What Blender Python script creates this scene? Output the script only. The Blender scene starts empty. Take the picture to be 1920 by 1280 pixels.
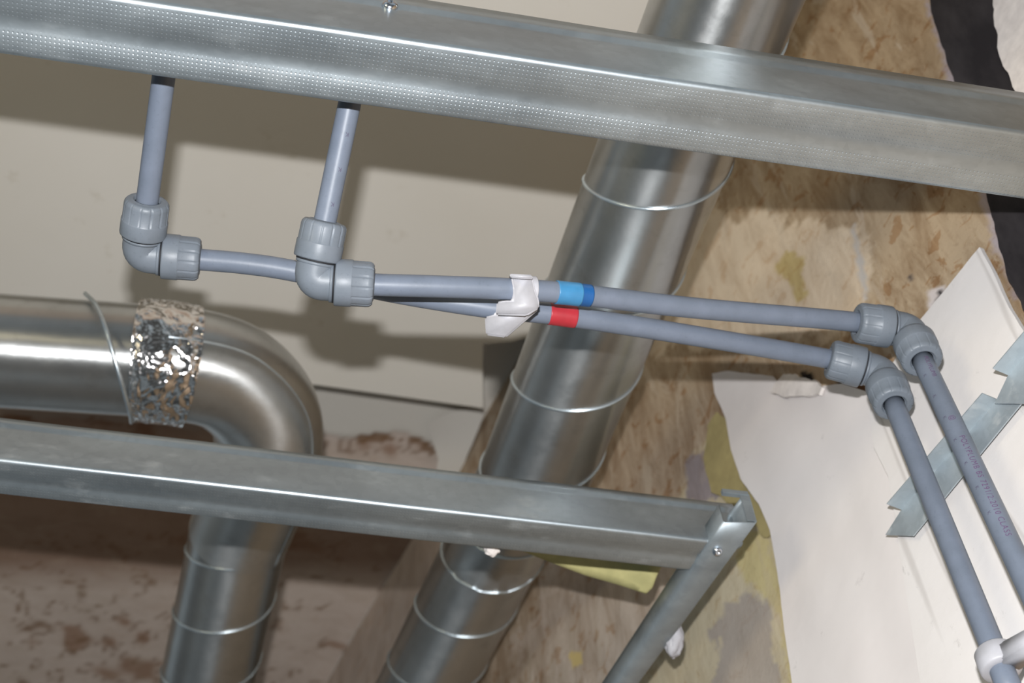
import bpy, bmesh, math, random
from mathutils import Vector, Matrix, noise, geometry
random.seed(7)
scene = bpy.context.scene
COL = scene.collection
F = 2700.0                         # focal length in pixels of the 1920-wide frame
# camera basis: world X runs along the metal tracks, Z is up, Y points to the far end of the void
TX = Vector((.983, -.119, -.139)).normalized()
UZ = Vector((-.049, .565, -.824)); UZ = (UZ - TX * UZ.dot(TX)).normalized()
YY = UZ.cross(TX)
M = Matrix((TX, YY, UZ))           # camera space -> world space
O = Vector((0, 0, 1.60))           # eye position
CEIL = 1.60 + 1.74                 # ceiling height
DROP = .16                         # the cream board hangs this far under it
# ------------------------------------------------------------------ camera, world, lights
cam_d = bpy.data.cameras.new('camera'); cam = bpy.data.objects.new('camera', cam_d); COL.objects.link(cam)
cam.matrix_world = Matrix.Translation(O) @ M.to_4x4()
cam_d.sensor_width = 22.3; cam_d.lens = F / 1920 * 22.3
cam_d.clip_start = .02
cam_d.dof.use_dof = True; cam_d.dof.focus_distance = .94; cam_d.dof.aperture_fstop = 5.6
scene.camera = cam
scene.view_settings.view_transform = 'Standard'; scene.view_settings.look = 'None'
scene.view_settings.exposure = 0.0; scene.view_settings.gamma = 1.0
scene.view_settings.use_curve_mapping = False
world = bpy.data.worlds.new('world'); scene.world = world; world.use_nodes = True
wn = world.node_tree.nodes; wl = world.node_tree.links
bg = wn['Background']; wtc = wn.new('ShaderNodeTexCoord'); wnz = wn.new('ShaderNodeTexNoise'); wr = wn.new('ShaderNodeValToRGB')
wnz.inputs['Scale'].default_value = 2.2; wnz.inputs['Detail'].default_value = 1.5
wr.color_ramp.elements[0].position = .38; wr.color_ramp.elements[0].color = (.05, .052, .052, 1)
wr.color_ramp.elements[1].position = .66; wr.color_ramp.elements[1].color = (.30, .355, .39, 1)
wl.new(wtc.outputs['Generated'], wnz.inputs['Vector']); wl.new(wnz.outputs['Fac'], wr.inputs['Fac']); wl.new(wr.outputs['Color'], bg.inputs['Color'])
wsep = wn.new('ShaderNodeSeparateXYZ'); wl.new(wtc.outputs['Generated'], wsep.inputs[0])
wg = wn.new('ShaderNodeMapRange'); wg.inputs[1].default_value = -.5; wg.inputs[2].default_value = .7; wg.inputs[3].default_value = .55; wg.inputs[4].default_value = 2.0
wl.new(wsep.outputs[2], wg.inputs[0]); wl.new(wg.outputs[0], bg.inputs['Strength'])   # brighter towards the top, added so the track sides reflect more light

def cam2world(v): return O + M @ Vector(v)
def area(name, camloc, target_cam, size, size_y, energy, color):
    l = bpy.data.lights.new(name, 'AREA'); l.shape = 'RECTANGLE'; l.size = size; l.size_y = size_y
    l.energy = energy; l.color = color
    o = bpy.data.objects.new(name, l); COL.objects.link(o)
    p = cam2world(camloc); t = cam2world(target_cam)
    o.location = p; o.rotation_euler = (t - p).to_track_quat('-Z', 'Y').to_euler()
    return o
# the camera's own flash, 8 cm above the lens
area('flash', (-.011, .080, -.012), (0, 0, -1.5), .020, .010, 17.5, (.975, .985, 1))
# warm lamplight of the room under the open frame
area('room_lamp', (-1.3, .95, .35), (-.2, .15, -1.9), .5, .5, 9.5, (1, .87, .60))

# ------------------------------------------------------------------ geometry helpers
def ray(px, py): return M @ Vector(((px - 960) / F, (640 - py) / F, -1))
def at(px, py, z): return O + ray(px, py) * z
def proj(P):
    c = M.transposed() @ (P - O)
    return 960 + F * c.x / -c.z, 640 - F * c.y / -c.z
def hit(px, py, n, c):             # point of the plane n.P = c (P measured from the eye)
    r = ray(px, py); return O + r * (c / n.dot(r))
ZV = Vector((0, 0, 1))
WN = Vector((.9606, .278, 0)).normalized(); WC = .629       # right wall: WN.P = WC
WA = Vector((-WN.y, WN.x, 0))                               # along the wall, away from us
def wallpx(px, py, off=0): return hit(px, py, WN, WC - off)
def ceilpx(px, py, drop=0): return hit(px, py, ZV, CEIL - 1.60 - drop)
WO = O + WN * WC; WO.z = 0
WALLM = Matrix((WA, ZV, -WN)).transposed().to_4x4(); WALLM.translation = WO
WALLI = WALLM.inverted()

def put(name, bm, mat, parent=None, smooth=True, mw=None):
    me = bpy.data.meshes.new(name); bm.normal_update(); bm.to_mesh(me); bm.free()
    if smooth:
        for p in me.polygons: p.use_smooth = True
    me.materials.append(mat)
    o = bpy.data.objects.new(name, me); COL.objects.link(o)
    if mw is not None: o.matrix_world = mw
    if parent:
        o.parent = parent
        o.matrix_parent_inverse = Matrix.Translation(-parent.location)
    return o
def tag(o, label=None, cat=None, group=None, kind=None):
    if label: o['label'] = label
    if cat: o['category'] = cat
    if group: o['group'] = group
    if kind: o['kind'] = kind
    return o
def thing(name, loc, label, cat, group=None):
    o = bpy.data.objects.new(name, None); COL.objects.link(o); o.location = loc; o.empty_display_size = .02
    return tag(o, label, cat, group)

def frames(pts):
    n = len(pts); T = []
    for i in range(n):
        a = pts[max(i - 1, 0)]; b = pts[min(i + 1, n - 1)]; T.append((b - a).normalized())
    u = T[0].orthogonal().normalized(); U = []
    for t in T:
        u = (u - t * u.dot(t)).normalized(); U.append(u.copy())
    return T, U
def sweep(bm, pts, rad, seg=32, cap=True):
    T, U = frames(pts); rings = []
    for i, p in enumerate(pts):
        v = T[i].cross(U[i]); r = rad(i / (len(pts) - 1)) if callable(rad) else rad
        rings.append([bm.verts.new(p + (U[i] * math.cos(a) + v * math.sin(a)) * r) for a in [2 * math.pi * k / seg for k in range(seg)]])
    for a, b in zip(rings, rings[1:]):
        for k in range(seg): bm.faces.new((a[k], a[(k + 1) % seg], b[(k + 1) % seg], b[k]))
    if cap: bm.faces.new(rings[0][::-1]); bm.faces.new(rings[-1])
    return rings
def duct_shell(bm, pts, R):
    rings = sweep(bm, pts, R, 72, False); uv = bm.loops.layers.uv.new('strip'); pos = {}; s = 0
    for i, ring in enumerate(rings):
        if i: s += (pts[i] - pts[i - 1]).length
        for k_, v in enumerate(ring): pos[v] = (s, k_ / 72)
    for f in bm.faces:
        w = [pos[l.vert][1] for l in f.loops]; wrap = max(w) - min(w) > .5
        for l in f.loops:
            a, b = pos[l.vert]; l[uv].uv = (a, b + (1 if wrap and b < .5 else 0))
def smooth_path(ctrl, n=24):       # Catmull-Rom
    c = [ctrl[0] * 2 - ctrl[1]] + list(ctrl) + [ctrl[-1] * 2 - ctrl[-2]]; out = []
    for i in range(1, len(c) - 2):
        for k in range(n):
            t = k / n; p0, p1, p2, p3 = c[i - 1:i + 3]
            out.append(.5 * ((2 * p1) + (p2 - p0) * t + (2 * p0 - 5 * p1 + 4 * p2 - p3) * t * t + (3 * p1 - p0 - 3 * p2 + p3) * t ** 3))
    out.append(ctrl[-1].copy()); return out
def lathe(bm, p, d, prof, seg=96, mod=None, cap=(False, False)):
    d = d.normalized(); u = d.orthogonal().normalized(); v = d.cross(u); rings = []
    for j, (s, r) in enumerate(prof):
        ring = []
        for k in range(seg):
            a = 2 * math.pi * k / seg; rr = r + (mod(j, s, a) if mod else 0)
            ring.append(bm.verts.new(p + d * s + (u * math.cos(a) + v * math.sin(a)) * rr))
        rings.append(ring)
    for a, b in zip(rings, rings[1:]):
        for k in range(seg): bm.faces.new((a[k], a[(k + 1) % seg], b[(k + 1) % seg], b[k]))
    if cap[0]: bm.faces.new(rings[0][::-1])
    if cap[1]: bm.faces.new(rings[-1])
def inpoly(x, y, poly):
    c = False; j = len(poly) - 1
    for i in range(len(poly)):
        xi, yi = poly[i]; xj, yj = poly[j]
        if (yi > y) != (yj > y) and x < (xj - xi) * (y - yi) / (yj - yi) + xi: c = not c
        j = i
    return c
def dpoly(x, y, poly):             # signed distance, + inside
    best = 1e9; n = len(poly)
    for i in range(n):
        ax, ay = poly[i]; bx, by = poly[(i + 1) % n]
        dx, dy = bx - ax, by - ay; t = max(0, min(1, ((x - ax) * dx + (y - ay) * dy) / (dx * dx + dy * dy + 1e-9)))
        best = min(best, math.hypot(x - ax - t * dx, y - ay - t * dy))
    return best if inpoly(x, y, poly) else -best
def nz(x, y, s, seed=0): return noise.noise(Vector((x * s, y * s, seed * 7.31)))
def sheet(name, poly2, to3, mat, thick, step, jit=0.0, relief=None, parent=None, seed=1, mw=None, bias=0):
    """irregular sheet: poly2 in local metres, to3(x,y,w) -> point, relief(x,y) -> height w"""
    b = []
    n = len(poly2)
    for i in range(n):
        a = Vector(poly2[i]); c = Vector(poly2[(i + 1) % n]); L = (c - a).length; m = max(1, int(L / step)); nn = Vector((-(c - a).y, (c - a).x)) / max(L, 1e-9)
        for k in range(m):
            q = a + (c - a) * (k / m)
            if k: q = q + nn * jit * (nz(q.x, q.y, 60, seed) + .6 * nz(q.x, q.y, 190, seed + 3))
            b.append(q)
    P = list(b); E = [(i, (i + 1) % len(b)) for i in range(len(b))]
    x0 = min(q.x for q in b); x1 = max(q.x for q in b); y0 = min(q.y for q in b); y1 = max(q.y for q in b)
    bl = [(q.x, q.y) for q in b]; g = step * 1.6; y = y0 + g / 2; row = 0
    while y < y1:
        x = x0 + (g / 2 if row % 2 else 0)
        while x < x1:
            if inpoly(x, y, bl) and dpoly(x, y, bl) > g * .45: P.append(Vector((x, y)))
            x += g
        y += g; row += 1
    vs, es, fs, *_ = geometry.delaunay_2d_cdt(P, E, [], 1, 1e-6)
    bm = bmesh.new()
    V = [bm.verts.new(to3(v.x, v.y, relief(v.x, v.y) if relief else 0)) for v in vs]
    for f in fs:
        try: bm.faces.new([V[i] for i in f])
        except ValueError: pass
    bmesh.ops.delete(bm, geom=[v for v in bm.verts if not v.link_faces], context='VERTS')
    o = put(name, bm, mat, parent, mw=mw)
    md = o.modifiers.new('thickness', 'SOLIDIFY'); md.thickness = thick; md.offset = bias; md.use_even_offset = False
    es = o.modifiers.new('crisp_edge', 'EDGE_SPLIT'); es.split_angle = .7
    return o
def wl_uv(px, py):
    q = WALLI @ wallpx(px, py); return (q.x, q.y)
def wl3(off): return lambda x, y, w: Vector((x, y, off + w))

# ------------------------------------------------------------------ materials
def srgb(r, g, b):
    f = lambda c: (c / 255 / 12.92) if c / 255 <= .04045 else ((c / 255 + .055) / 1.055) ** 2.4
    return (f(r), f(g), f(b), 1)
class MB:
    def __init__(s, name, color=(.5, .5, .5, 1), rough=.5, metal=0, spec=.5):
        s.m = bpy.data.materials.new(name); s.m.use_nodes = True; s.t = s.m.node_tree; s.n = s.t.nodes; s.b = s.n['Principled BSDF']
        s.b.inputs['Base Color'].default_value = color; s.b.inputs['Roughness'].default_value = rough
        s.b.inputs['Metallic'].default_value = metal; s.b.inputs['Specular IOR Level'].default_value = spec
        s.tc = s.n.new('ShaderNodeTexCoord').outputs['Object']
    def link(s, a, b): s.t.links.new(a, b)
    def mapping(s, scale=(1, 1, 1), rot=(0, 0, 0), src=None):
        m = s.n.new('ShaderNodeMapping'); m.inputs['Scale'].default_value = scale; m.inputs['Rotation'].default_value = rot
        s.link(src or s.tc, m.inputs['Vector']); return m.outputs['Vector']
    def noise(s, scale, detail=4, rough=.55, vec=None, dist=0):
        n = s.n.new('ShaderNodeTexNoise'); n.inputs['Scale'].default_value = scale; n.inputs['Detail'].default_value = detail
        n.inputs['Roughness'].default_value = rough; n.inputs['Distortion'].default_value = dist
        s.link(vec or s.tc, n.inputs['Vector']); return n.outputs['Fac']
    def ramp(s, fac, stops):
        r = s.n.new('ShaderNodeValToRGB'); e = r.color_ramp.elements
        while len(e) < len(stops): e.new(.5)
        for k, (p, c) in enumerate(stops):
            e[k].position = p; e[k].color = c if hasattr(c, '__len__') else (c, c, c, 1)
        s.link(fac, r.inputs['Fac']); return r.outputs['Color']
    def mix(s, fac, a, b, mode='MIX'):
        m = s.n.new('ShaderNodeMix'); m.data_type = 'RGBA'; m.blend_type = mode
        for inp, v in ((m.inputs[0], fac), (m.inputs[6], a), (m.inputs[7], b)):
            if hasattr(v, 'is_output'): s.link(v, inp)
            else: inp.default_value = v
        return m.outputs[2]
    def math(s, op, a, b=0.0, clamp=False):
        m = s.n.new('ShaderNodeMath'); m.operation = op; m.use_clamp = clamp
        for i, v in ((0, a), (1, b)):
            if hasattr(v, 'is_output'): s.link(v, m.inputs[i])
            else: m.inputs[i].default_value = v
        return m.outputs[0]
    def sep(s, vec=None):
        m = s.n.new('ShaderNodeSeparateXYZ'); s.link(vec or s.tc, m.inputs[0]); return m.outputs
    def bump(s, h, strength=.3, dist=.001, prev=None):
        b = s.n.new('ShaderNodeBump'); b.inputs['Strength'].default_value = strength; b.inputs['Distance'].default_value = dist
        s.link(h, b.inputs['Height'])
        if prev: s.link(prev, b.inputs['Normal'])
        return b.outputs['Normal']
    def base(s, c): s.link(c, s.b.inputs['Base Color'])
    def rough(s, c): s.link(c, s.b.inputs['Roughness'])
    def normal(s, c): s.link(c, s.b.inputs['Normal'])

def mat_pipe(name, col, dirt=.5):
    k = MB(name, rough=.42, spec=.35)
    n1 = k.noise(60, 4); n2 = k.noise(420, 3)
    c = k.mix(k.ramp(n1, [(.35, 0), (.7, 1)]), srgb(*col), srgb(*[min(255, int(x * 1.07)) for x in col]))
    c = k.mix(k.ramp(n2, [(.60, 0), (.72, dirt * .4)]), c, srgb(*[int(x * .8) for x in col]))
    k.base(c); k.normal(k.bump(n2, .12, .0004)); return k.m
PIPE = mat_pipe('grey_plastic', (101, 109, 122))
FITTING = mat_pipe('grey_fitting_plastic', (103, 110, 118), .7)
k = MB('dark_seal', srgb(25, 26, 30), .7); SEAL = k.m
k = MB('print_ink', srgb(78, 72, 92), .7); INK = k.m
k = MB('print_ink_purple', srgb(92, 66, 100), .7); INK2 = k.m
def flatmat(name, col, rough, spec=.5, sss=0):
    k = MB(name, srgb(*col), rough, 0, spec)
    k.base(k.mix(k.ramp(k.noise(90, 3), [(.3, 0), (.7, 1)]), srgb(*col), srgb(*[int(x * .92) for x in col])))
    k.normal(k.bump(k.noise(300, 2), .1, .0005)); return k.m
TAPE_RED = flatmat('red_tape', (168, 44, 54), .38)
TAPE_BLUE = flatmat('light_blue_tape', (62, 128, 172), .35)
TAPE_BLUE2 = flatmat('dark_blue_tape', (28, 84, 142), .35)
CLIP = flatmat('white_clip_plastic', (172, 171, 176), .45)

def galvanised(name, dots, tone=1.0, metal=.82, rough=.40, dust=.25, w=.045):
    k = MB(name, rough=rough, metal=metal)
    sp = k.n.new('ShaderNodeTexVoronoi'); sp.inputs['Scale'].default_value = 190; k.link(k.tc, sp.inputs['Vector'])
    n1 = k.noise(9, 5, .6, k.mapping((1, 3, 3))); n2 = k.noise(380, 3); n3 = k.noise(26, 6, .65, k.mapping((.7, 1.6, 1.6)))
    a = tuple(x * tone for x in (.36, .405, .435)) + (1,); b = tuple(x * tone for x in (.48, .535, .565)) + (1,)
    c = k.mix(k.ramp(n1, [(.3, 0), (.7, 1)]), a, b)
    bw = k.n.new('ShaderNodeRGBToBW'); k.link(sp.outputs['Color'], bw.inputs[0]); c = k.mix(.05, c, bw.outputs[0], 'OVERLAY')
    dm = k.ramp(n3, [(.56, 0), (.76, dust)])
    c = k.mix(dm, c, srgb(186, 184, 178))
    k.b.inputs['Metallic'].default_value = metal
    k.link(k.math('SUBTRACT', metal, k.math('MULTIPLY', dm, .9)), k.b.inputs['Metallic'])
    k.rough(k.math('ADD', k.math('MULTIPLY', k.ramp(n1, [(.2, 0), (.8, 1)]), .14), rough - .05))
    nrm = k.bump(n2, .10, .0004)
    if dots:
        x, y, z = k.sep()[:3]; P = .00265
        fx = k.math('ABSOLUTE', k.math('SUBTRACT', k.math('FRACT', k.math('DIVIDE', x, P)), .5))
        fy = k.math('ABSOLUTE', k.math('SUBTRACT', k.math('FRACT', k.math('DIVIDE', y, P)), .5))
        d = k.math('SQRT', k.math('ADD', k.math('MULTIPLY', fx, fx), k.math('MULTIPLY', fy, fy)))
        dot = k.math('SUBTRACT', 1.0, k.math('DIVIDE', d, .24), clamp=True)
        # smooth stiffening band along the middle, none on the upright flange
        mid = k.math('GREATER_THAN', k.math('ABSOLUTE', k.math('SUBTRACT', y, w * .55)), .0036)
        low = k.math('LESS_THAN', z, .0012); edge = k.math('GREATER_THAN', y, .003)
        dot = k.math('MULTIPLY', k.math('MULTIPLY', dot, mid), k.math('MULTIPLY', low, edge))
        nrm = k.bump(dot, .35, -.0005, nrm)
    k.base(c); k.normal(nrm); return k.m
TRACK = galvanised('galvanised_dimpled_steel', True, .88, .86, .36, .16)
TRACK2 = galvanised('galvanised_dusty_steel', True, .86, .84, .37, .32, .038)
ANGLE = galvanised('galvanised_plain_steel', False, .75, .70, .5, .2)
ANGLE_L = galvanised('galvanised_offcut_steel', False, 1.0, .55, .5, .6)

def duct_mat(name, tone=1.0, rough=.27):
    k = MB(name, rough=rough, metal=.95)
    n1 = k.noise(7, 5, .6); n2 = k.noise(40, 5, .7); n3 = k.noise(900, 2)
    c = k.mix(k.ramp(n1, [(.3, 0), (.7, 1)]), tuple(x * tone for x in (.40, .405, .40)) + (1,), tuple(x * tone for x in (.56, .565, .555)) + (1,))
    c = k.mix(k.ramp(n2, [(.55, 0), (.8, .35)]), c, (.22 * tone, .20 * tone, .18 * tone, 1))
    k.base(c); k.rough(k.math('ADD', k.math('MULTIPLY', n2, .18), rough - .06))
    k.normal(k.bump(n3, .05, .0003, k.bump(n1, .25, .004)))
    # rolled strip: fine marks run round the duct, so highlights stretch along it
    tg = k.n.new('ShaderNodeTangent'); tg.direction_type = 'UV_MAP'; tg.uv_map = 'strip'
    k.link(tg.outputs[0], k.b.inputs['Tangent']); k.b.inputs['Anisotropic'].default_value = .85
    return k.m
DUCT = duct_mat('duct_steel', .95, .30)
DUCT1 = duct_mat('duct_bend_steel', 1.1, .34)
SEAM = galvanised('duct_seam_steel', False, 1.35, .9, .28, 0)
k = MB('aluminium_foil_tape', (.80, .77, .75, 1), .14, 1)
fn = k.noise(30, 3, .55, dist=1.0); k.normal(k.bump(fn, .9, .006)); k.rough(k.math('ADD', k.math('MULTIPLY', k.noise(20, 2), .15), .07)); FOIL = k.m
k = MB('screw_steel', (.62, .66, .72, 1), .2, 1); k.normal(k.bump(k.noise(500, 2), .1, .0003)); SCREW = k.m

# cream paint of the ceiling board
k = MB('cream_painted_board', rough=.75, spec=.25)
n1 = k.noise(2.2, 4); n2 = k.noise(14, 6, .7); n3 = k.noise(160, 3)
c = k.mix(k.ramp(n1, [(.3, 0), (.7, 1)]), srgb(208, 202, 192), srgb(216, 211, 203))
c = k.mix(k.ramp(n2, [(.63, 0), (.74, .35)]), c, srgb(170, 158, 136))
k.base(c); k.normal(k.bump(n3, .12, .0008)); CREAM = k.m
def zone_mat(name, streak, spots=1.0):
    """surface colour from the painted layer map, broken up by procedural flakes and streaks"""
    k = MB(name, rough=.85, spec=.15)
    at_ = k.n.new('ShaderNodeAttribute'); at_.attribute_name = 'layers'
    am = k.n.new('ShaderNodeAttribute'); am.attribute_name = 'roughness_mask'
    lay = at_.outputs['Color']; mk = am.outputs['Fac']
    st = k.noise(26, 8, .70, k.mapping(streak), .6); fl = k.noise(42, 8, .62, dist=.8); fi = k.noise(120, 6, .7)
    cr = k.noise(9, 9, .7, k.mapping(streak), 1.5)
    c = k.mix(k.math('MULTIPLY', k.ramp(st, [(.42, 0), (.62, .75)]), mk), lay, k.mix(1.0, lay, (.55, .46, .37, 1), 'MULTIPLY'))
    c = k.mix(k.math('MULTIPLY', k.ramp(cr, [(.56, 0), (.60, .55)]), mk), c, srgb(188, 172, 152))
    c = k.mix(k.math('MULTIPLY', k.ramp(fl, [(.575, 0), (.605, .65 * spots)]), mk), c, k.mix(1.0, c, (.70, .50, .32, 1), 'MULTIPLY'))
    c = k.mix(k.math('MULTIPLY', k.ramp(fi, [(.60, 0), (.68, .5)]), mk), c, k.mix(1.0, c, (.45, .38, .32, 1), 'MULTIPLY'))
    k.base(c)
    h = k.math('ADD', k.math('MULTIPLY', cr, .6), k.math('MULTIPLY', fi, .5))
    k.normal(k.bump(h, .45, .003)); return k.m
WALLMAT = zone_mat('stripped_wall', (1.6, .35, 1))
CEILMAT = zone_mat('peeling_ceiling', (.6, 1.3, 1), .5)
k = MB('white_lining_paper', rough=.8, spec=.2)
c = k.mix(k.ramp(k.noise(5, 5, .6), [(.35, 0), (.7, 1)]), srgb(216, 209, 206), srgb(223, 217, 214))
c = k.mix(k.ramp(k.noise(40, 5, .7), [(.66, 0), (.76, .4)]), c, srgb(150, 140, 136))
k.base(c); k.normal(k.bump(k.noise(12, 4), .35, .004)); PAPER = k.m
k = MB('white_painted_board', rough=.7, spec=.25)
c = k.mix(k.ramp(k.noise(5, 5, .6), [(.35, 0), (.7, 1)]), srgb(216, 210, 206), srgb(224, 219, 216))
gro = k.noise(13, 3, .5, k.mapping((1.0, .06, 1)))
c = k.mix(k.ramp(gro, [(.485, 0), (.497, .28), (.503, .28), (.515, 0)]), c, srgb(130, 120, 112))
c = k.mix(k.ramp(k.noise(46, 6, .75, k.mapping((1, .5, 1))), [(.62, 0), (.72, .45)]), c, srgb(140, 134, 128))
k.base(c); k.normal(k.bump(k.noise(60, 4), .25, .0015)); BOARD = k.m
k = MB('dark_timber', rough=.8, spec=.1)
k.base(k.mix(k.ramp(k.noise(30, 5, .6, k.mapping((1, .3, 1))), [(.4, 0), (.75, 1)]), srgb(42, 39, 41), srgb(66, 62, 63))); k.normal(k.bump(k.noise(90, 4), .3, .001)); DARK = k.m
YELLOW = flatmat('yellow_backing_paper', (188, 180, 126), .8, .2)
YELLOW2 = flatmat('old_yellow_paper', (168, 154, 108), .85, .15)
PLASTER = flatmat('plaster_crumbs', (222, 214, 208), .9, .1)

# ------------------------------------------------------------------ setting: ceiling and wall with their layer maps
def layered_grid(name, mat, x0, x1, y0, y1, step, fn, mw, hole=None):
    bm = bmesh.new(); nx = int((x1 - x0) / step); ny = int((y1 - y0) / step); V = []
    cl = bm.loops.layers.color
    for j in range(ny + 1):
        V.append([bm.verts.new((x0 + (x1 - x0) * i / nx, y0 + (y1 - y0) * j / ny, 0)) for i in range(nx + 1)])
    for j in range(ny):
        for i in range(nx): bm.faces.new((V[j][i], V[j][i + 1], V[j + 1][i + 1], V[j + 1][i]))
    bm.verts.index_update()
    cols = []; mk = []; zs = []
    for v in bm.verts:
        c, m, h = fn(v.co.x, v.co.y, mw @ v.co); cols += [c[0], c[1], c[2], 1]; mk.append(m); zs.append(h)
    for v, h in zip(bm.verts, zs): v.co.z = h
    o = put(name, bm, mat, mw=mw)
    a = o.data.attributes.new('layers', 'FLOAT_COLOR', 'POINT'); a.data.foreach_set('color', cols)
    a = o.data.attributes.new('roughness_mask', 'FLOAT', 'POINT'); a.data.foreach_set('value', mk)
    return tag(o, kind='structure')
def lerp(a, b, t): return tuple(a[i] + (b[i] - a[i]) * t for i in range(3))
S = lambda *c: srgb(*c)[:3]
# each zone: outline on the wall (found from where it shows), colour, edge softness, edge raggedness
WZ = [
 ([(400, 900), (940, 900), (760, 1320), (380, 1320)], S(204, 186, 172), 20, 20, .45),
 ([(1250, 395), (1600, 415), (1618, 480), (1645, 600), (1560, 640), (1200, 640)], S(212, 194, 170), 14, 26, .5),
 ([(1470, 465), (1500, 470), (1505, 520), (1510, 555), (1492, 560), (1468, 520), (1452, 500)], S(194, 174, 124), 4, 9, .5),
 ([(1594, 420), (1602, 420), (1630, 560), (1622, 562)], S(190, 184, 178), 2, 3, .1),
 ([(1735, -80), (1752, 10), (1796, 145), (1822, 225), (1860, 360), (1888, 470), (1925, 560), (1905, 560), (1868, 480), (1840, 360), (1780, 140), (1730, 10), (1715, -80)], S(170, 158, 160), 3, 9, .5),
 ([(1040, 1000), (1300, 1000), (1290, 1300), (960, 1300)], S(204, 188, 172), 30, 40, .8),
 ([(1265, 930), (1330, 820), (1400, 840), (1480, 1000), (1520, 1300), (1180, 1300), (1270, 1130)], S(196, 184, 158), 12, 26, .45),
 ([(1372, 1000), (1450, 990), (1470, 1100), (1500, 1290), (1478, 1290), (1450, 1120), (1400, 1090)], S(196, 182, 136), 6, 14, .4),
 ([(1350, 1120), (1400, 1108), (1450, 1150), (1470, 1300), (1330, 1300)], S(168, 158, 148), 5, 16, .2),
 ([(1285, 860), (1330, 850), (1345, 930), (1290, 940)], S(152, 142, 144), 6, 12, .4),
 ([(1742, 545), (1768, 535), (1778, 560), (1765, 590), (1748, 590)], S(206, 196, 192), 2, 5, .1),
 ([(1755, 545), (1770, 548), (1774, 572), (1762, 584), (1755, 572), (1762, 560)], S(40, 36, 38), 2, 4, 0),
 ([(1700, 516), (1710, 514), (1708, 528), (1702, 527)], S(80, 72, 72), 2, 3, 0),
 ([(1503, 700), (1530, 700), (1524, 716), (1512, 716)], S(28, 24, 24), 2, 5, 0),
 ([(1560, 700), (1660, 690), (1668, 730), (1640, 745), (1580, 740)], S(110, 80, 56), 5, 9, .6),
 ([(1568, 712), (1600, 716), (1605, 738), (1578, 738)], S(22, 18, 18), 2, 5, 0),
 ([(1680, 680), (1700, 682), (1700, 700), (1684, 698)], S(30, 24, 22), 2, 4, 0),
 ([(1068, 1228), (1090, 1222), (1094, 1244), (1076, 1250)], S(214, 190, 130), 2, 4, 0),
]
def wall_fn(x, y, P):
    px, py = proj(P) if (M.transposed() @ (P - O)).z < -.2 else (-9e3, -9e3)
    c = S(176, 156, 130)
    t = max(0, min(1, (py - 640) / 200)); c = lerp(c, S(178, 158, 136), t)
    if py < 200: c = lerp(c, S(168, 146, 118), min(1, (200 - py) / 60))
    m = 1.0
    jx = 1.2 * nz(x, y, 22, 1) + .8 * nz(x, y, 60, 2) + .5 * nz(x, y, 150, 3)
    for poly, col, soft, rag, mm in WZ:
        xs = [p[0] for p in poly]; ys = [p[1] for p in poly]
        if px < min(xs) - 40 or px > max(xs) + 40 or py < min(ys) - 40 or py > max(ys) + 40: continue
        d = dpoly(px, py, poly) + rag * jx
        t = max(0, min(1, d / soft + .5)); c = lerp(c, col, t); m = m + (mm - m) * t
    b = 1 + .16 * nz(x, y, 5, 5) + .10 * nz(x * 2, y, 18, 6)
    return tuple(max(0, v * b) for v in c), m, .0025 * nz(x, y, 7, 9) * m
wall = layered_grid('wall_right', WALLMAT, -.55, 2.2, .7, CEIL + .0, .0045, wall_fn, WALLM)
# ceiling: cream near us, old layers and painted-in shadows further off
CZ_edge = [(-200, 770), (200, 790), (420, 800), (590, 806), (640, 822), (700, 818), (760, 812), (790, 818), (812, 838), (830, 880), (850, 905), (880, 850), (915, 775), (1000, 700), (2500, -900), (-3000, -900), (-3000, 740)]
CMT = Matrix.Translation((0, 0, CEIL)) @ Matrix.Rotation(math.pi, 4, 'X')
def ceil_fn(x, y, P):
    px, py = proj(P) if (M.transposed() @ (P - O)).z < -.2 else (-9e3, -9e3)
    jx = 1.1 * nz(x, y, 9, 11) + .7 * nz(x, y, 30, 12) + .4 * nz(x, y, 90, 13)
    d = dpoly(px, py, CZ_edge) + 10 * jx
    cream = S(214, 208, 198); old = S(206, 190, 178)
    rp = nz(x * .7, y * 1.3, 9, 15) + .6 * nz(x, y, 26, 16)
    old = lerp(old, S(140, 100, 70), max(0, min(.7, (rp - .32) * 4)))
    if abs(rp - .30) < .02: old = lerp(old, S(120, 88, 62), .55)
    if py > 1000 and px < 620:
        rid = abs(nz(x * .8, y * 1.6, 11, 31) + .4 * nz(x, y, 40, 32))
        old = lerp(old, S(126, 96, 68), max(0, .8 - rid * 16))
    t = max(0, min(1, d / 5 + .5))
    c = lerp(old, cream, t)
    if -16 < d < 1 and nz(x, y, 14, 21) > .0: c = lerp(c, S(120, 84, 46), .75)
    if 760 < py < 900 and px < 560 : c = lerp(c, S(120, 84, 60), .7)  # shadow of the curved duct, painted into the ceiling colour
    if 920 < py < 1110 and px < 1000: c = lerp(c, S(128, 98, 78), .8 * min(1, (1110 - py) / 60))  # extra brown, darkening the lower track's shadow band in the colour itself
    return c, (1 - t) * .28, (0 if t > .5 else -.002) + .003 * nz(x, y, 8, 17) * (1 - t)
ceiling = layered_grid('ceiling', CEILMAT, -1.7, .95, -2.3, .5, .007, ceil_fn, CMT)
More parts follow.
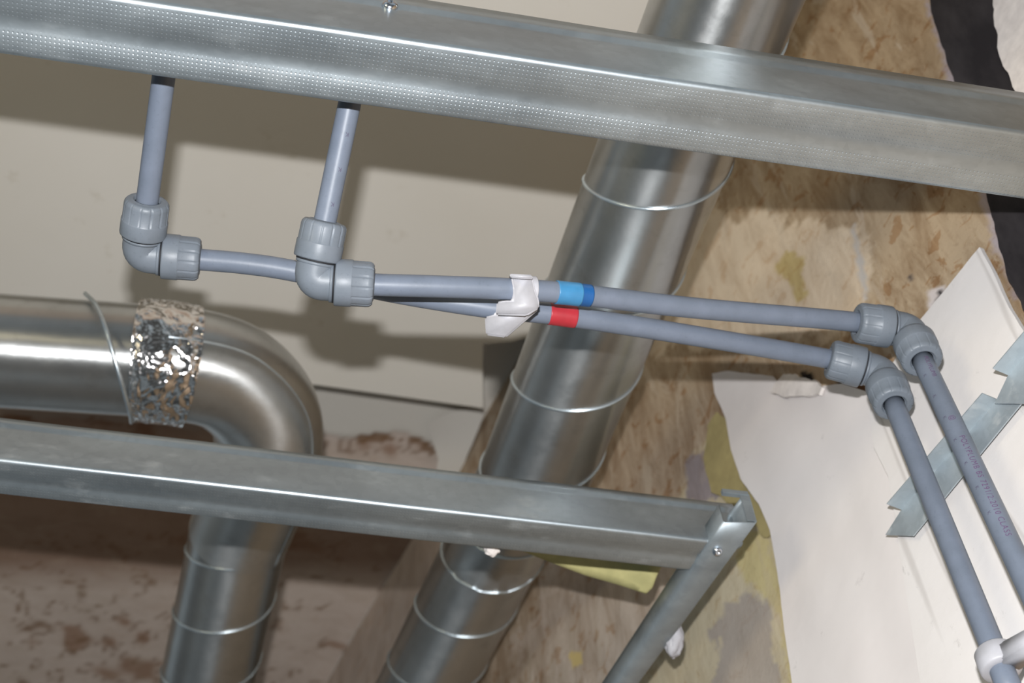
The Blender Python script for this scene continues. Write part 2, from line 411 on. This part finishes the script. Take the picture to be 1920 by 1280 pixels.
# upper cream board fixed a little under the ceiling, its near edge throws the thin shadow line
def c_uv(px, py): q = ceilpx(px, py, DROP); return (q.x, q.y)
poly = [c_uv(*p) for p in [(-220, 632), (300, 686), (600, 722), (906, 765), (905, 690), (906, 645), (960, 640), (1090, 600), (1200, 340), (1340, 0), (1420, -260), (-260, -260)]]
o = sheet('ceiling_board', poly, lambda x, y, w: Vector((x, y, CEIL - DROP + w)), CREAM, .012, .05, 0, bias=1)
tag(o, kind='structure')
if o.data.polygons[0].normal.z > 0: o.modifiers[0].offset = 1
else: o.modifiers[0].offset = -1

# ------------------------------------------------------------------ torn sheets and boards on the wall
P2 = [wl_uv(*p) for p in [(1350, 706), (1378, 701), (1420, 706), (1466, 712), (1480, 728), (1530, 736), (1600, 728), (1645, 742), (1700, 800), (1740, 960), (1800, 1340), (1512, 1340), (1494, 1220), (1476, 1080), (1462, 1000), (1442, 952), (1408, 905), (1388, 850), (1376, 790), (1354, 742)]]
o = sheet('lining_paper', P2, wl3(.010), PAPER, .0012, .008, .0006, lambda x, y: .004 * nz(x, y, 6, 4) + .002 * nz(x * 3, y, 9, 5), mw=WALLM)
tag(o, 'large white torn lining paper sheet curling off the stripped wall below the right elbows', 'wallpaper')
P2 = [wl_uv(*p) for p in [(1352, 775), (1376, 790), (1388, 850), (1410, 905), (1446, 955), (1462, 1000), (1440, 1010), (1400, 960), (1340, 925), (1325, 860), (1335, 800)]]
o = sheet('backing_paper', P2, wl3(.004), YELLOW2, .001, .006, .003, lambda x, y: .002 * nz(x, y, 20, 4), mw=WALLM, seed=4)
tag(o, 'old yellow paper layer left on the wall along the torn white sheet edge', 'wallpaper')
P2 = [wl_uv(*p) for p in [(1866, 476), (1850, 494), (1800, 556), (1752, 612), (1700, 694), (1655, 770), (1668, 850), (1696, 905), (1712, 1000), (1730, 1120), (1766, 1340), (2060, 1340), (2060, 800), (1985, 690), (1922, 590), (1890, 520)]]
o = sheet('wall_panel', P2, wl3(.013), BOARD, .004, .010, .0005, lambda x, y: .0015 * nz(x, y, 5, 4), mw=WALLM, seed=8)
tag(o, 'scuffed white painted wall board behind the vertical grey pipes', 'panel')
P2 = [wl_uv(*p) for p in [(1752, -90), (1762, 30), (1800, 142), (1826, 222), (1864, 360), (1885, 440), (1906, 520), (1945, 600), (2060, 700), (2060, 300), (1945, 230), (1915, 130), (1902, 50), (1890, -90)]]
o = sheet('dark_board', P2, wl3(.006), DARK, .008, .008, .002, None, mw=WALLM, seed=6)
tag(o, 'dark grey-black board strip beside the stripped wall in the top right corner', 'board')
P2 = [wl_uv(*p) for p in [(1894, -90), (1904, 50), (1917, 128), (1950, 200), (2060, 240), (2060, -90)]]
o = sheet('plaster_patch', P2, wl3(.020), PLASTER, .006, .006, .003, None, mw=WALLM, seed=9)
tag(o, 'small white plaster edge right of the dark board at the top corner', 'plaster')
P2 = [wl_uv(*p) for p in [(1472, 746), (1480, 728), (1498, 712), (1520, 712), (1555, 722), (1572, 738), (1566, 752), (1500, 756)]]
o = sheet('plaster_flake', P2, wl3(.015), PLASTER, .003, .004, .002, lambda x, y: .002 * nz(x, y, 60, 2), mw=WALLM, seed=11)
tag(o, 'broken white plaster flake on the top edge of the torn lining paper', 'plaster')
# yellow flap hanging off the wall under the lower track
bm = bmesh.new()
fl = [(955, 1022, 1.262), (1050, 1020, 1.26), (1150, 1030, 1.256), (1244, 1040, 1.25), (1240, 1062, 1.25), (1232, 1078, 1.25), (1224, 1100, 1.255), (1212, 1112, 1.26), (1194, 1106, 1.262), (1150, 1092, 1.264), (1100, 1078, 1.266), (1030, 1052, 1.266)]
V = [bm.verts.new(at(*p)) for p in fl]; f = bm.faces.new(V)
bmesh.ops.triangulate(bm, faces=[f]); bmesh.ops.subdivide_edges(bm, edges=bm.edges[:], cuts=3, use_grid_fill=True)
o = put('paper_flap', bm, YELLOW); md = o.modifiers.new('thickness', 'SOLIDIFY'); md.thickness = .0012
tag(o, 'pale yellow paper flap hanging loose just below the lower metal track', 'paper')
# torn skin of the ceiling above the lower track
def cc(px, py): q = ceilpx(px, py, .02); return (q.x, q.y)
P2 = [cc(*p) for p in [(800, 790), (850, 772), (905, 766), (902, 790), (885, 830), (862, 880), (835, 930), (815, 900), (822, 860), (812, 830)]]
o = sheet('paint_skin', P2, lambda x, y, w: Vector((x, y, CEIL - .014 - w)), CREAM, .0015, .012, .002, lambda x, y: .006 + .01 * nz(x, y, 10, 3), seed=14)
tag(o, 'loose cream paint skin peeling from the ceiling beside the long straight duct', 'paint flap')

# ------------------------------------------------------------------ steel tracks
def solve(P, d, target_y, tx=None):
    """length along d from P until the picture height target is reached"""
    lo, hi = 0, .3; f = lambda s: proj(P + d * s)[1]; sgn = 1 if f(.05) > f(0) else -1
    for _ in range(40):
        m = (lo + hi) / 2
        if (f(m) - target_y) * sgn > 0: hi = m
        else: lo = m
    return lo
def track(name, A, B, w, h, ridge, mat, label, group, th=.0012, cut=0):
    """U-shaped track, web below, flanges up; local x along, y across, z up"""
    d = (B - A); L = d.length; d.normalize(); up = (ZV - d * d.z).normalized(); yv = up.cross(d)
    mw = Matrix((d, yv, up)).transposed().to_4x4(); mw.translation = A
    root = thing(name, A, label, 'metal track', group)
    r = .0022; out = []
    def arc(cy, cz, a0, a1, rr, n=6): return [(cy + rr * math.cos(a0 + (a1 - a0) * i / n), cz + rr * math.sin(a0 + (a1 - a0) * i / n)) for i in range(n + 1)]
    front = [(0.0008, h)] + [(-.0012, h * (ridge + .10)), (-.0014, h * (ridge + .05)), (.0002, h * (ridge - .0)), (0, h * (ridge - .06))]
    outer = front + arc(r, r, math.pi, 1.5 * math.pi, r)
    web = [(w * .40, 0), (w * .45, .0007), (w * .65, .0007), (w * .70, 0)]
    outer += web + arc(w - r, r, 1.5 * math.pi, 2 * math.pi, r) + [(w, h * .45)]
    bm = bmesh.new(); n = 120; rings = []
    for i in range(n + 1):
        rings.append([bm.verts.new(((L - cut * max(0, y)) * i / n, y + .0004 * nz(L * i / n, y, 9, 2), z)) for y, z in outer])
    for a, b in zip(rings, rings[1:]):
        for k_ in range(len(outer) - 1): bm.faces.new((a[k_], b[k_], b[k_ + 1], a[k_ + 1]))
    o = put('profile', bm, mat, root, mw=None); o.matrix_parent_inverse = Matrix(); o.matrix_local = Matrix.Translation(-A) @ mw
    md = o.modifiers.new('thickness', 'SOLIDIFY'); md.thickness = th; md.offset = -1
    return root, mw
# upper track: fold line from left to right of the picture
A = at(-90, -50.5, .812); B = A + (at(0, -37, .82) - A).normalized() * .01
def along(px, py, A, d):           # point on the line A + s d that shows at column px
    lo, hi = -1, 3
    for _ in range(60):
        m = (lo + hi) / 2
        if proj(A + d * m)[0] > px: hi = m
        else: lo = m
    return A + d * lo
A = at(250, 0, .835); dX = Vector((1, 0, 0))
dU = (at(1920, 250, .835 + .085) - A).normalized()
A2 = A - dU * .62; B2 = along(2040, 0, A, dU); Am = along(960, 0, A, dU)
yv = ZV.cross(dU).normalized()
w_up = solve(Am, yv, 231 + .0); h_up = solve(Am, ZV, 25)
print('upper track', w_up, h_up, proj(A2), proj(B2), dU)
track('metal_track', A2, B2, w_up, h_up, .66, TRACK, 'upper galvanised track with dimpled underside crossing in front of everything', 'galvanised ceiling tracks')
UT = (A2, B2, w_up, h_up, yv)
A = at(0, 862, 1.08); B = at(1330, 1014, 1.08 + .075); dL = (B - A).normalized(); yl = ZV.cross(dL).normalized()
A3 = A - dL * .62; B3 = along(1393, 0, A, dL); Am = along(640, 0, A, dL)
w_lo = solve(Am, yl, 994); h_lo = solve(Am, ZV, 860); print('lower track', w_lo, h_lo, dL)
track('metal_track', A3, B3, w_lo, h_lo, .78, TRACK2, 'lower dusty galvanised track running below the curved duct to the frame corner', 'galvanised ceiling tracks', cut=.9)
# cross track closing the corner: web underneath, flanges up
zb = B3.z - .0025
L0, L1, R0, R1 = [hit(px, py, ZV, zb - 1.60) for px, py in ((1357, 978), (1105, 1358), (1418, 979), (1140, 1358))]
root = thing('metal_track', L0, 'short galvanised cross track running down from the frame corner near centre bottom', 'metal track', 'galvanised ceiling tracks')
bm = bmesh.new()
up = lambda h: Vector((0, 0, h))
inR = (L0 - R0).normalized()
rows = []
for t in [i / 12 for i in range(13)]:
    l = L0.lerp(L1, t); r_ = R0.lerp(R1, t); q = (l - r_).normalized()
    rows.append([bm.verts.new(p) for p in (l + up(.020), l + up(.0012), l - q * .0012, l.lerp(r_, .5) + up(.0003), r_ + q * .0015, r_ + up(.0015), r_ + up(.034), r_ + up(.0355) + q * .001, r_ + up(.036) + q * .003)])
for a, b in zip(rows, rows[1:]):
    for i in range(len(a) - 1): bm.faces.new((a[i], a[i + 1], b[i + 1], b[i]))
o = put('profile', bm, ANGLE, root); md = o.modifiers.new('thickness', 'SOLIDIFY'); md.thickness = .001
bm = bmesh.new()
def plate(P, w, z0, z1, d):
    vs = [bm.verts.new(P + Vector((-w * a, d * b, z0 + (z1 - z0) * c))) for a in (0, 1) for b in (0, 1) for c in (0, 1)]
    for f in ((0, 1, 3, 2), (4, 6, 7, 5), (0, 4, 5, 1), (2, 3, 7, 6), (0, 2, 6, 4), (1, 5, 7, 3)): bm.faces.new([vs[i] for i in f])
plate(R0, .0075, .0015, .034, .001); plate(R0 + Vector((0, -.0005, 0)), .022, .0325, .0375, .004)
bmesh.ops.recalc_face_normals(bm, faces=bm.faces[:]); bmesh.ops.bevel(bm, geom=bm.edges[:], offset=.0003, segments=2, affect='EDGES')
put('end_tab', bm, ANGLE, root, smooth=False)
# screws
def screw(P, n, r, label, shank=.004, drop=0):
    root = thing('screw', P, label, 'screw', 'small bright track screws'); n = n.normalized()
    bm = bmesh.new(); lathe(bm, P, n, [(0, r), (r * .25, r), (r * .55, r * .86), (r * .72, r * .6), (r * .76, r * .42), (r * .5, r * .3), (r * .5, .0001)], 32)
    put('screw_head', bm, SCREW, root)
    bm = bmesh.new(); lathe(bm, P - n * shank, n, [(0, r * .1), (.001, r * .45), (shank, r * .45)], 20, lambda j, s, a: 0)
    put('shank', bm, SCREW, root)
Ps = along(727, 0, at(250, 0, .835), dU); hs = solve(Ps, ZV, 17)
screw(Ps + ZV * hs - yv * .0012, -yv, .0052, 'round-headed screw in the side of the upper track')
Ps = hit(1344, 1030, ZV, zb - 1.60)
screw(Ps + Vector((0, 0, -.0015)), Vector((.15, -.35, -1)), .0042, 'screw joining the lower track to the cross track at the corner', .006)

# steel offcuts on the right wall
def angle_piece(face, flange, off, proj_out, mat, label):
    """face: quad lying on the wall (px), its first->second edge carries the flange standing into the room"""
    pts = [wallpx(px, py, off) for px, py in face]
    root = thing('steel_offcut', pts[0], label, 'metal bracket', 'steel offcuts on the wall')
    bm = bmesh.new(); V = [bm.verts.new(p) for p in pts]; f = bm.faces.new(V)
    bmesh.ops.subdivide_edges(bm, edges=bm.edges[:], cuts=4, use_grid_fill=True)
    o = put('web', bm, mat, root, smooth=False); md = o.modifiers.new('thickness', 'SOLIDIFY'); md.thickness = .001
    bm = bmesh.new(); a, b = pts[0], pts[1]; out = -WN * proj_out
    V = [bm.verts.new(p) for p in (a, b, b + out - (b - a) * flange[1], a + out + (b - a) * flange[0])]; bm.faces.new(V)
    o = put('flange', bm, mat, root, smooth=False); md = o.modifiers.new('thickness', 'SOLIDIFY'); md.thickness = .001
    return root
angle_piece([(1692, 956), (1872, 750), (1917, 757), (1714, 1005), (1662, 1003)], (0, 0), .022, .014, ANGLE_L, 'long steel channel offcut crossing the wall behind both vertical pipes')
angle_piece([(1892, 704), (1990, 590), (2010, 640), (1925, 757), (1867, 757)], (0, 0), .026, .014, ANGLE_L, 'short steel channel offcut at the right picture edge overlapping the longer one')

# ------------------------------------------------------------------ ducts
def duct_helix(bm, path, R, pitch, phase, hand, s0=0, s1=None, br=.0016):
    """raised lock seam wound round the duct along its path (list of points)"""
    T, U = frames(path); cum = [0]
    for a, b in zip(path, path[1:]): cum.append(cum[-1] + (b - a).length)
    s1 = s1 or cum[-1]; pts = []; s = s0; i = 0
    while s < s1:
        while i < len(cum) - 2 and cum[i + 1] < s: i += 1
        t = (s - cum[i]) / max(1e-9, cum[i + 1] - cum[i]); p = path[i].lerp(path[i + 1], t); u = U[i]; v = T[i].cross(u)
        a = hand * 2 * math.pi * (s / pitch) + phase
        pts.append(p + (u * math.cos(a) + v * math.sin(a)) * (R + .0003)); s += pitch / 72
    sweep(bm, pts, br, 8)
R_D = .055
def dz(width): return F * 2 * R_D / width
pA = at(1361, 0, dz(273)); pB = at(1015, 860, dz(208)); dd = (pB - pA)
pTop = pA - dd * .45; pMid = pB + dd * .05
pC = at(911, 1058, dz(184)); pD = at(798, 1280, dz(172)); pE = pD + (pD - pC) * .6
root = thing('ventilation_duct', pB, 'long straight galvanised spiral duct running diagonally beside the stripped wall', 'duct', 'round galvanised ventilation ducts')
top = [pTop.lerp(pMid, i / 20) for i in range(21)]
bm = bmesh.new(); duct_shell(bm, top, R_D); put('upper_section', bm, DUCT, root)
low = smooth_path([top[-1] - (top[-1] - top[-2]).normalized() * .01, pMid.lerp(pC, .5), pC, pD, pE], 14)
bm = bmesh.new(); duct_shell(bm, low, R_D - .0006); put('lower_section', bm, DUCT, root)
# seam: find phase so that the front of one turn shows at (1210,377)
def phase_for(path, R, pitch, hand, tx, ty):
    """turn of the seam so that its front shows at a given spot"""
    T, U = frames(path); best = (1e9, 0); cum = 0
    for i, (a, b) in enumerate(zip(path, path[1:])):
        for q in range(12):
            p = a.lerp(b, q / 12); s = cum + (b - a).length * q / 12
            c = (O - p); c = (c - T[i] * c.dot(T[i])).normalized(); X, Y = proj(p + c * R)
            e = math.hypot(X - tx, Y - ty)
            if e < best[0]:
                u = U[i]; v = T[i].cross(u); best = (e, math.atan2(c.dot(v), c.dot(u)) - hand * 2 * math.pi * s / pitch)
        cum += (b - a).length
    return best[1]
bm = bmesh.new()
duct_helix(bm, top, R_D, .118, phase_for(top, R_D, .118, 1, 1047, 766), 1, 0, sum((b - a).length for a, b in zip(top, top[1:])) - .040); put('spiral_seam', bm, SEAM, root)
bm = bmesh.new(); duct_helix(bm, low, R_D - .0006, .098, phase_for(low, R_D, .098, 1, 868, 1202), 1); put('spiral_seam', bm, SEAM, root)

# curved duct on the left
c0 = at(-260, 640, dz(219)); c0 = c0 + (c0 - at(330, 680, dz(212))) * 1.4; c1 = at(60, 655, dz(214)); c2 = at(330, 680, dz(212)); c3 = at(430, 706, dz(208)); c4 = at(496, 775, dz(202)); c5 = at(497, 870, dz(195)); c6 = at(449, 1000, dz(185)); c7 = at(388, 1280, dz(175))
root1 = thing('ventilation_duct', c2, 'curved galvanised duct on the left with a foil-taped joint, bending down behind the lower track', 'duct', 'round galvanised ventilation ducts')
line1 = [c0.lerp(c2, i / 20) for i in range(21)]
bm = bmesh.new(); duct_shell(bm, line1, R_D); put('straight_section', bm, DUCT1, root1)
bend = smooth_path([c0.lerp(c2, .975), c2, c3, c4, c5, c6], 12)
bm = bmesh.new(); duct_shell(bm, bend, R_D + .0012); put('bend', bm, DUCT1, root1)
# rolled seam along the outside of the bend
T_, U_ = frames(bend); pts = []
mid = (c2 + c6) / 2
for p, t in zip(bend, T_):
    out = (p - mid); out = (out - t * out.dot(t)).normalized(); tocam = (O - p); tocam = (tocam - t * tocam.dot(t)).normalized()
    pts.append(p + (out * .78 + tocam * .62).normalized() * (R_D + .0016))
bm = bmesh.new(); sweep(bm, pts[6:], .0010, 8); put('bend_seam', bm, SEAM, root1)
down = [c6.lerp(c7, i / 16 * 1.5 - .08) for i in range(17)]
bm = bmesh.new(); duct_shell(bm, down, R_D - .0004); put('spiral_section', bm, DUCT, root1)
bm = bmesh.new(); duct_helix(bm, down, R_D - .0004, .088, phase_for(down, R_D, .088, 1, 425, 1066), 1); put('spiral_seam', bm, SEAM, root1)
# crinkled foil tape sleeve
fp = smooth_path([c0.lerp(c2, .947), c0.lerp(c2, .979), c2.lerp(c3, .28)], 26)
bm = bmesh.new(); T_, U_ = frames(fp); rings = []
for i, p in enumerate(fp):
    v = T_[i].cross(U_[i]); ring = []
    for k_ in range(150):
        a = 2 * math.pi * k_ / 150; x = i / len(fp) * 3
        e = .0030 + .0016 * noise.ridged_multi_fractal(Vector((x * 1.4, math.cos(a) * 3, math.sin(a) * 3)), 1, 2, 3, 1, 2) + .0012 * noise.noise(Vector((x * 3, math.cos(a) * 9, math.sin(a) * 9)))
        ring.append(bm.verts.new(p + (U_[i] * math.cos(a) + v * math.sin(a)) * (R_D + e)))
    rings.append(ring)
for a, b in zip(rings, rings[1:]):
    for k_ in range(150): bm.faces.new((a[k_], a[(k_ + 1) % 150], b[(k_ + 1) % 150], b[k_]))
o = put('foil_tape', bm, FOIL, root1); o['label'] = 'crinkled shiny foil tape band'
# strap looped loosely round the straight run
zs = dz(214) - R_D
sp = [at(160, 550, zs + .05), at(180, 572, zs + .02), at(198, 615, zs - .004), at(214, 670, zs - .010), at(230, 725, zs - .004), at(243, 772, zs + .014), at(246, 792, zs + .05)]
bm = bmesh.new(); sweep(bm, smooth_path(sp, 10), .0021, 10)
o = put('loose_strap', bm, SEAM, root1); o['label'] = 'thin loose metal strap round the duct'

# ------------------------------------------------------------------ plastic pipes and fittings
RP = .0075
# key points
E1 = at(263, 476, .985); E2 = at(586, 526, .948)
R1t = at(318, 60, .918); R2t = at(676, 96, .932)
EA = hit(1652, 698, WN, WC - .062); EB = hit(1703, 618, WN, WC - .062)
dA = hit(1905, 1320, WN, WC - .062); dB = hit(2010, 1270, WN, WC - .062)
def arm(C, P): return (P - C).normalized()
pathA = [E1, at(370, 486, .992), at(460, 494, .995), at(552, 508, .998), at(740, 548, 1.003), at(920, 577, 1.008), at(1053, 591, 1.016), at(1300, 629, 1.045), at(1560, 674, (EA - O).dot(-(M @ Vector((0, 0, 1)))) + .002), EA]
pathB = [E2, at(690, 533, .952), at(820, 537, .96), at(960, 542, .972), at(1075, 551, .985), at(1300, 577, 1.02), at(1590, 602, 1.065), EB]
def pipe(name, pts, label, group='grey plastic water pipes'):
    root = thing(name, pts[0], label, 'pipe', group)
    bm = bmesh.new(); sweep(bm, pts, RP, 40); put('tube', bm, PIPE, root); return root
def trim_path(p, a, b):            # cut a and b metres off the two ends
    def cut(q, L):
        acc = 0
        for i in range(len(q) - 1):
            d = (q[i + 1] - q[i]).length
            if acc + d > L: return [q[i].lerp(q[i + 1], (L - acc) / d)] + q[i + 1:]
            acc += d
        return q
    return cut(cut(p, a)[::-1], b)[::-1]
SA = smooth_path(pathA, 16); SB = smooth_path(pathB, 16)
PA = pipe('plastic_pipe', trim_path(SA, .030, .030), 'grey plastic pipe with red tape, passing behind the blue-taped one')
PB = pipe('plastic_pipe', trim_path(SB, .030, .030), 'grey plastic pipe with blue tape, the front one of the two long pipes')
def straight(a, b, ca, cb=0):
    d = (b - a).normalized(); a = a + d * ca; b = b - d * cb; return [a.lerp(b, i / 12) for i in range(13)]
PR1 = pipe('plastic_pipe', straight(E1, R1t, .030), 'short grey riser pipe on the left, meeting the upper track', 'grey plastic water pipes')
PR2 = pipe('plastic_pipe', straight(E2, R2t, .030), 'short grey riser pipe with small printed marks, second from the left', 'grey plastic water pipes')
PD1 = pipe('plastic_pipe', straight(EA, dA, .030), 'vertical grey pipe held by a white clip at bottom right', 'grey plastic water pipes')
PD2 = pipe('plastic_pipe', straight(EB, dB, .030), 'vertical grey pipe with purple printed lettering at the right edge', 'grey plastic water pipes')

def nut(C, d, root, r=.0157, s0=.0145, L=.0255, phase=0):
    prof = [(s0, r * .90), (s0 + .0003, r * .985), (s0 + .0012, r), (s0 + L * .42, r), (s0 + L * .44, r * .992), (s0 + L * .46, r * .965), (s0 + L * .85, r * .962), (s0 + L * .92, r * .945), (s0 + L * .97, r * .89), (s0 + L, r * .83), (s0 + L - .0002, r * .76), (s0 + L + .0006, r * .64), (s0 + L + .0006, r * .58), (s0 + L - .0012, r * .56), (s0 + L - .0015, RP + .0004)]
    def mod(j, s, a):
        if 5 <= j <= 8:
            q = (a + phase) / (2 * math.pi) * 13; q = q - math.floor(q)
            return 0 if .06 < q < .94 else -.0006
        return 0
    bm = bmesh.new(); lathe(bm, C, d, prof, 168, mod); n = put('nut', bm, FITTING, root)
    return n
def elbow(C, d1, d2, label):
    root = thing('pipe_elbow', C, label, 'pipe fitting', 'grey push-fit elbows')
    r = .0119; k = .0085; pts = []
    a = C + d1 * .018; b = C + d2 * .018; c1 = C + d1 * k; c2 = C + d2 * k
    pts = [a, a.lerp(c1, .5)]
    for i in range(11):
        t = i / 10; pts.append((1 - t) ** 2 * c1 + 2 * t * (1 - t) * (C - (d1 + d2) * .0005) + t * t * c2)
    pts += [b.lerp(c2, .5), b]
    bm = bmesh.new(); sweep(bm, pts, r * 1.07, 40); 
    for d in (d1, d2):
        lathe(bm, C, d, [(.0112, r * 1.05), (.0114, r * 1.14), (.0134, r * 1.14), (.0134, r * 1.0)], 48)
    put('elbow_body', bm, FITTING, root)
    for i, d in enumerate((d1, d2)):
        n = nut(C, d, root, phase=.3 + i)
        bm = bmesh.new(); lathe(bm, C, d, [(.0134, .0118), (.0134, .0138), (.0145, .0138), (.0145, .0118)], 48); put('seal_ring', bm, SEAL, n).parent = n
    return root
def fix(o): pass
elbow(E1, arm(E1, R1t), arm(E1, pathA[1]), 'leftmost grey elbow under the first riser pipe')
elbow(E2, arm(E2, R2t), arm(E2, pathB[1]), 'grey elbow under the second riser pipe, left of the white clip')
elbow(EA, arm(EA, pathA[-2]), arm(EA, dA), 'lower grey elbow of the two on the right, turning down the wall')
elbow(EB, arm(EB, pathB[-2]), arm(EB, dB), 'upper grey elbow of the two on the right, turning down the wall')
for o in bpy.data.objects:
    if o.name.startswith('seal_ring'): o.matrix_parent_inverse = Matrix.Translation(-o.parent.parent.location) @ Matrix() if False else (Matrix.Translation(o.parent.parent.location) @ o.parent.matrix_local if False else Matrix())

# tape bands
def px_range(path, x0, x1):
    out = [p for p in path if x0 <= proj(p)[0] <= x1]
    a = min(path, key=lambda p: abs(proj(p)[0] - x0)); return out
def densify(p):
    o = []
    for a, b in zip(p, p[1:]): o += [a.lerp(b, i / 6) for i in range(6)]
    return o + [p[-1]]
DA = densify(SA); DB = densify(SB)
def band(path, x0, x1, r, mat, parent, label):
    q = px_range(path, x0, x1); bm = bmesh.new(); sweep(bm, q, r, 40, True); o = put('tape_band', bm, mat, parent); o['label'] = label; return o
band(DA, 1028, 1080, RP + .0004, TAPE_RED, PA, 'red tape band')
band(DB, 1042, 1087, RP + .0007, TAPE_BLUE, PB, 'light blue tape band')
band(DB, 1060, 1106, RP + .0004, TAPE_BLUE2, PB, 'dark blue tape end')

# lettering on the pipes
def lettering(txt, a, b, s0, size, parent, mat, side=0.0, rot=0, gap=None, name='printed_text'):
    """text laid on the pipe a->b from distance s0, at angle 'side' from the line that faces the eye"""
    d = (b - a).normalized(); cu = bpy.data.curves.new('lettering', 'FONT'); cu.body = txt; cu.size = size; cu.space_character = gap or 1.1
    t = bpy.data.objects.new('lettering', cu); COL.objects.link(t); bpy.context.view_layer.update()
    me = bpy.data.meshes.new_from_object(t.evaluated_get(bpy.context.evaluated_depsgraph_get()))
    bpy.data.objects.remove(t)
    bm = bmesh.new(); bm.from_mesh(me); bpy.data.meshes.remove(me)
    bmesh.ops.triangulate(bm, faces=bm.faces[:])
    for _ in range(3):
        bmesh.ops.subdivide_edges(bm, edges=[e for e in bm.edges if e.calc_length() > size * .16], cuts=1)
        bmesh.ops.triangulate(bm, faces=bm.faces[:])
    mid = a + d * s0; f = (O - mid); f = (f - d * f.dot(d)).normalized(); g = f.cross(d)
    for v in bm.verts:
        x, y = v.co.x, v.co.y - size * .35
        if rot: x, y = -y, x
        ang = side + y / RP
        v.co = a + d * (s0 + x) + (f * math.cos(ang) + g * math.sin(ang)) * (RP + .00008)
    o = put(name, bm, mat, parent, smooth=False); return o
# vertical pipe at the right: brand, standard and class as printed
lettering('POLYPLUMB BS 7291/2:2010 CLASS', EB, dB, .134, .0054, PD2, INK2, .30, gap=1.2)
lettering('POLYPLUMB', EB, dB, .044, .0044, PD2, INK2, .45, gap=1.0)
lettering('@', EB, dB, .112, .005, PD2, INK2, .25)
for i, s in enumerate([.062, .086, .110, .134, .158, .182, .206]):
    lettering('K', EB, dB, s, .0038, PD2, INK, -.40, name='printed_mark')
for s in (.052, .075, .098):
    lettering('K', E2, R2t, s, .0040, PR2, INK, -.52, rot=1, name='printed_mark')

# ------------------------------------------------------------------ pipe clips
def extrude_px(outline, z0, z1, bev=.0012):
    bm = bmesh.new(); f0 = [bm.verts.new(at(x, y, z0)) for x, y in outline]
    f1 = [bm.verts.new(at(x, y, z0) + (M @ Vector((0, 0, -1))) * (z1 - z0)) for x, y in outline]
    n = len(outline); bm.faces.new(f0); bm.faces.new(f1[::-1])
    for i in range(n): bm.faces.new((f0[i], f1[i], f1[(i + 1) % n], f0[(i + 1) % n]))
    bmesh.ops.recalc_face_normals(bm, faces=bm.faces[:])
    bmesh.ops.bevel(bm, geom=bm.edges[:], offset=bev, segments=3, affect='EDGES'); return bm
cl = thing('pipe_clip', at(965, 575, .985), 'white plastic double clip holding the two long pipes, left of the coloured tapes', 'pipe clip', 'white plastic pipe clips')
q = px_range(DB, 957, 1003); bm = bmesh.new(); sweep(bm, q, .0098, 40); put('upper_ring', bm, CLIP, cl)
bm = extrude_px([(958, 520), (962, 514), (998, 516), (1000, 524), (1004, 545), (1011, 562), (1011, 578), (988, 592), (930, 590), (931, 566), (945, 563), (962, 563), (962, 540)], .960, .990); put('saddle', bm, CLIP, cl)
bm = extrude_px([(932, 566), (1009, 566), (1010, 580), (948, 633), (911, 628), (909, 594), (929, 589)], .972, 1.04, .0012); put('base', bm, CLIP, cl)
bm = extrude_px([(955, 513), (997, 515), (1000, 523), (958, 521)], .952, .972, .0006); put('lip', bm, CLIP, cl)
sC = along(1872, 0, EA, (dA - EA).normalized()); dC = (dA - EA).normalized()
cl = thing('pipe_clip', sC, 'white plastic clip round the vertical pipe at the bottom right edge', 'pipe clip', 'white plastic pipe clips')
bm = bmesh.new(); lathe(bm, sC - dC * .0075, dC, [(0, RP), (0, .0115), (.0012, .0125), (.0075, .0128), (.0138, .0125), (.015, .0115), (.015, RP)], 64); put('ring', bm, CLIP, cl)
sD = EB + (dB - EB).normalized() * ((sC - EA).length + .02)
bm = bmesh.new(); ax = (sD - sC); 
u = ax.normalized(); v = u.cross(dC).normalized(); w_ = dC
vs = [bm.verts.new(sC + u * (ax.length * a) + v * b + w_ * c) for a in (.1, 1) for b in (-.007, .009) for c in (-.007, .007)]
for f in ((0, 1, 3, 2), (4, 6, 7, 5), (0, 4, 5, 1), (2, 3, 7, 6), (0, 2, 6, 4), (1, 5, 7, 3)): bm.faces.new([vs[i] for i in f])
bmesh.ops.recalc_face_normals(bm, faces=bm.faces[:]); bmesh.ops.bevel(bm, geom=bm.edges[:], offset=.002, segments=3, affect='EDGES'); put('bridge', bm, CLIP, cl)
bm = bmesh.new(); lathe(bm, sD - dC * .0075, dC, [(0, RP), (0, .0115), (.0012, .0125), (.0075, .0128), (.0138, .0125), (.015, .0115), (.015, RP)], 64); put('ring', bm, CLIP, cl)

# small plaster blob left on the cross track edge and crumbs on the lower track
def blob(name, P, r, sc, mat, label, cat, seed):
    bm = bmesh.new(); bmesh.ops.create_icosphere(bm, subdivisions=4, radius=1)
    for v in bm.verts:
        n = 1 + .28 * noise.noise(v.co * 1.7 + Vector((seed, 0, 0))) + .12 * noise.noise(v.co * 5 + Vector((seed, 3, 0)))
        c = v.co * n; v.co = P + M @ Vector((c.x * sc[0], c.y * sc[1], c.z * sc[2])) * r
    o = put(name, bm, mat); tag(o, label, cat); return o
pb = hit(1262, 1202, ZV, zb - 1.60)
blob('plaster_lump', pb + Vector((.001, 0, .003)), .012, (.75, 1.35, .5), CLIP, 'white filler lump on the right edge of the short cross track', 'plaster', 3)
blob('plaster_crumb', at(922, 1030, 1.165), .0055, (1.1, 1.0, .7), PLASTER, 'small broken plaster crumb hanging under the lower track', 'plaster', 8)
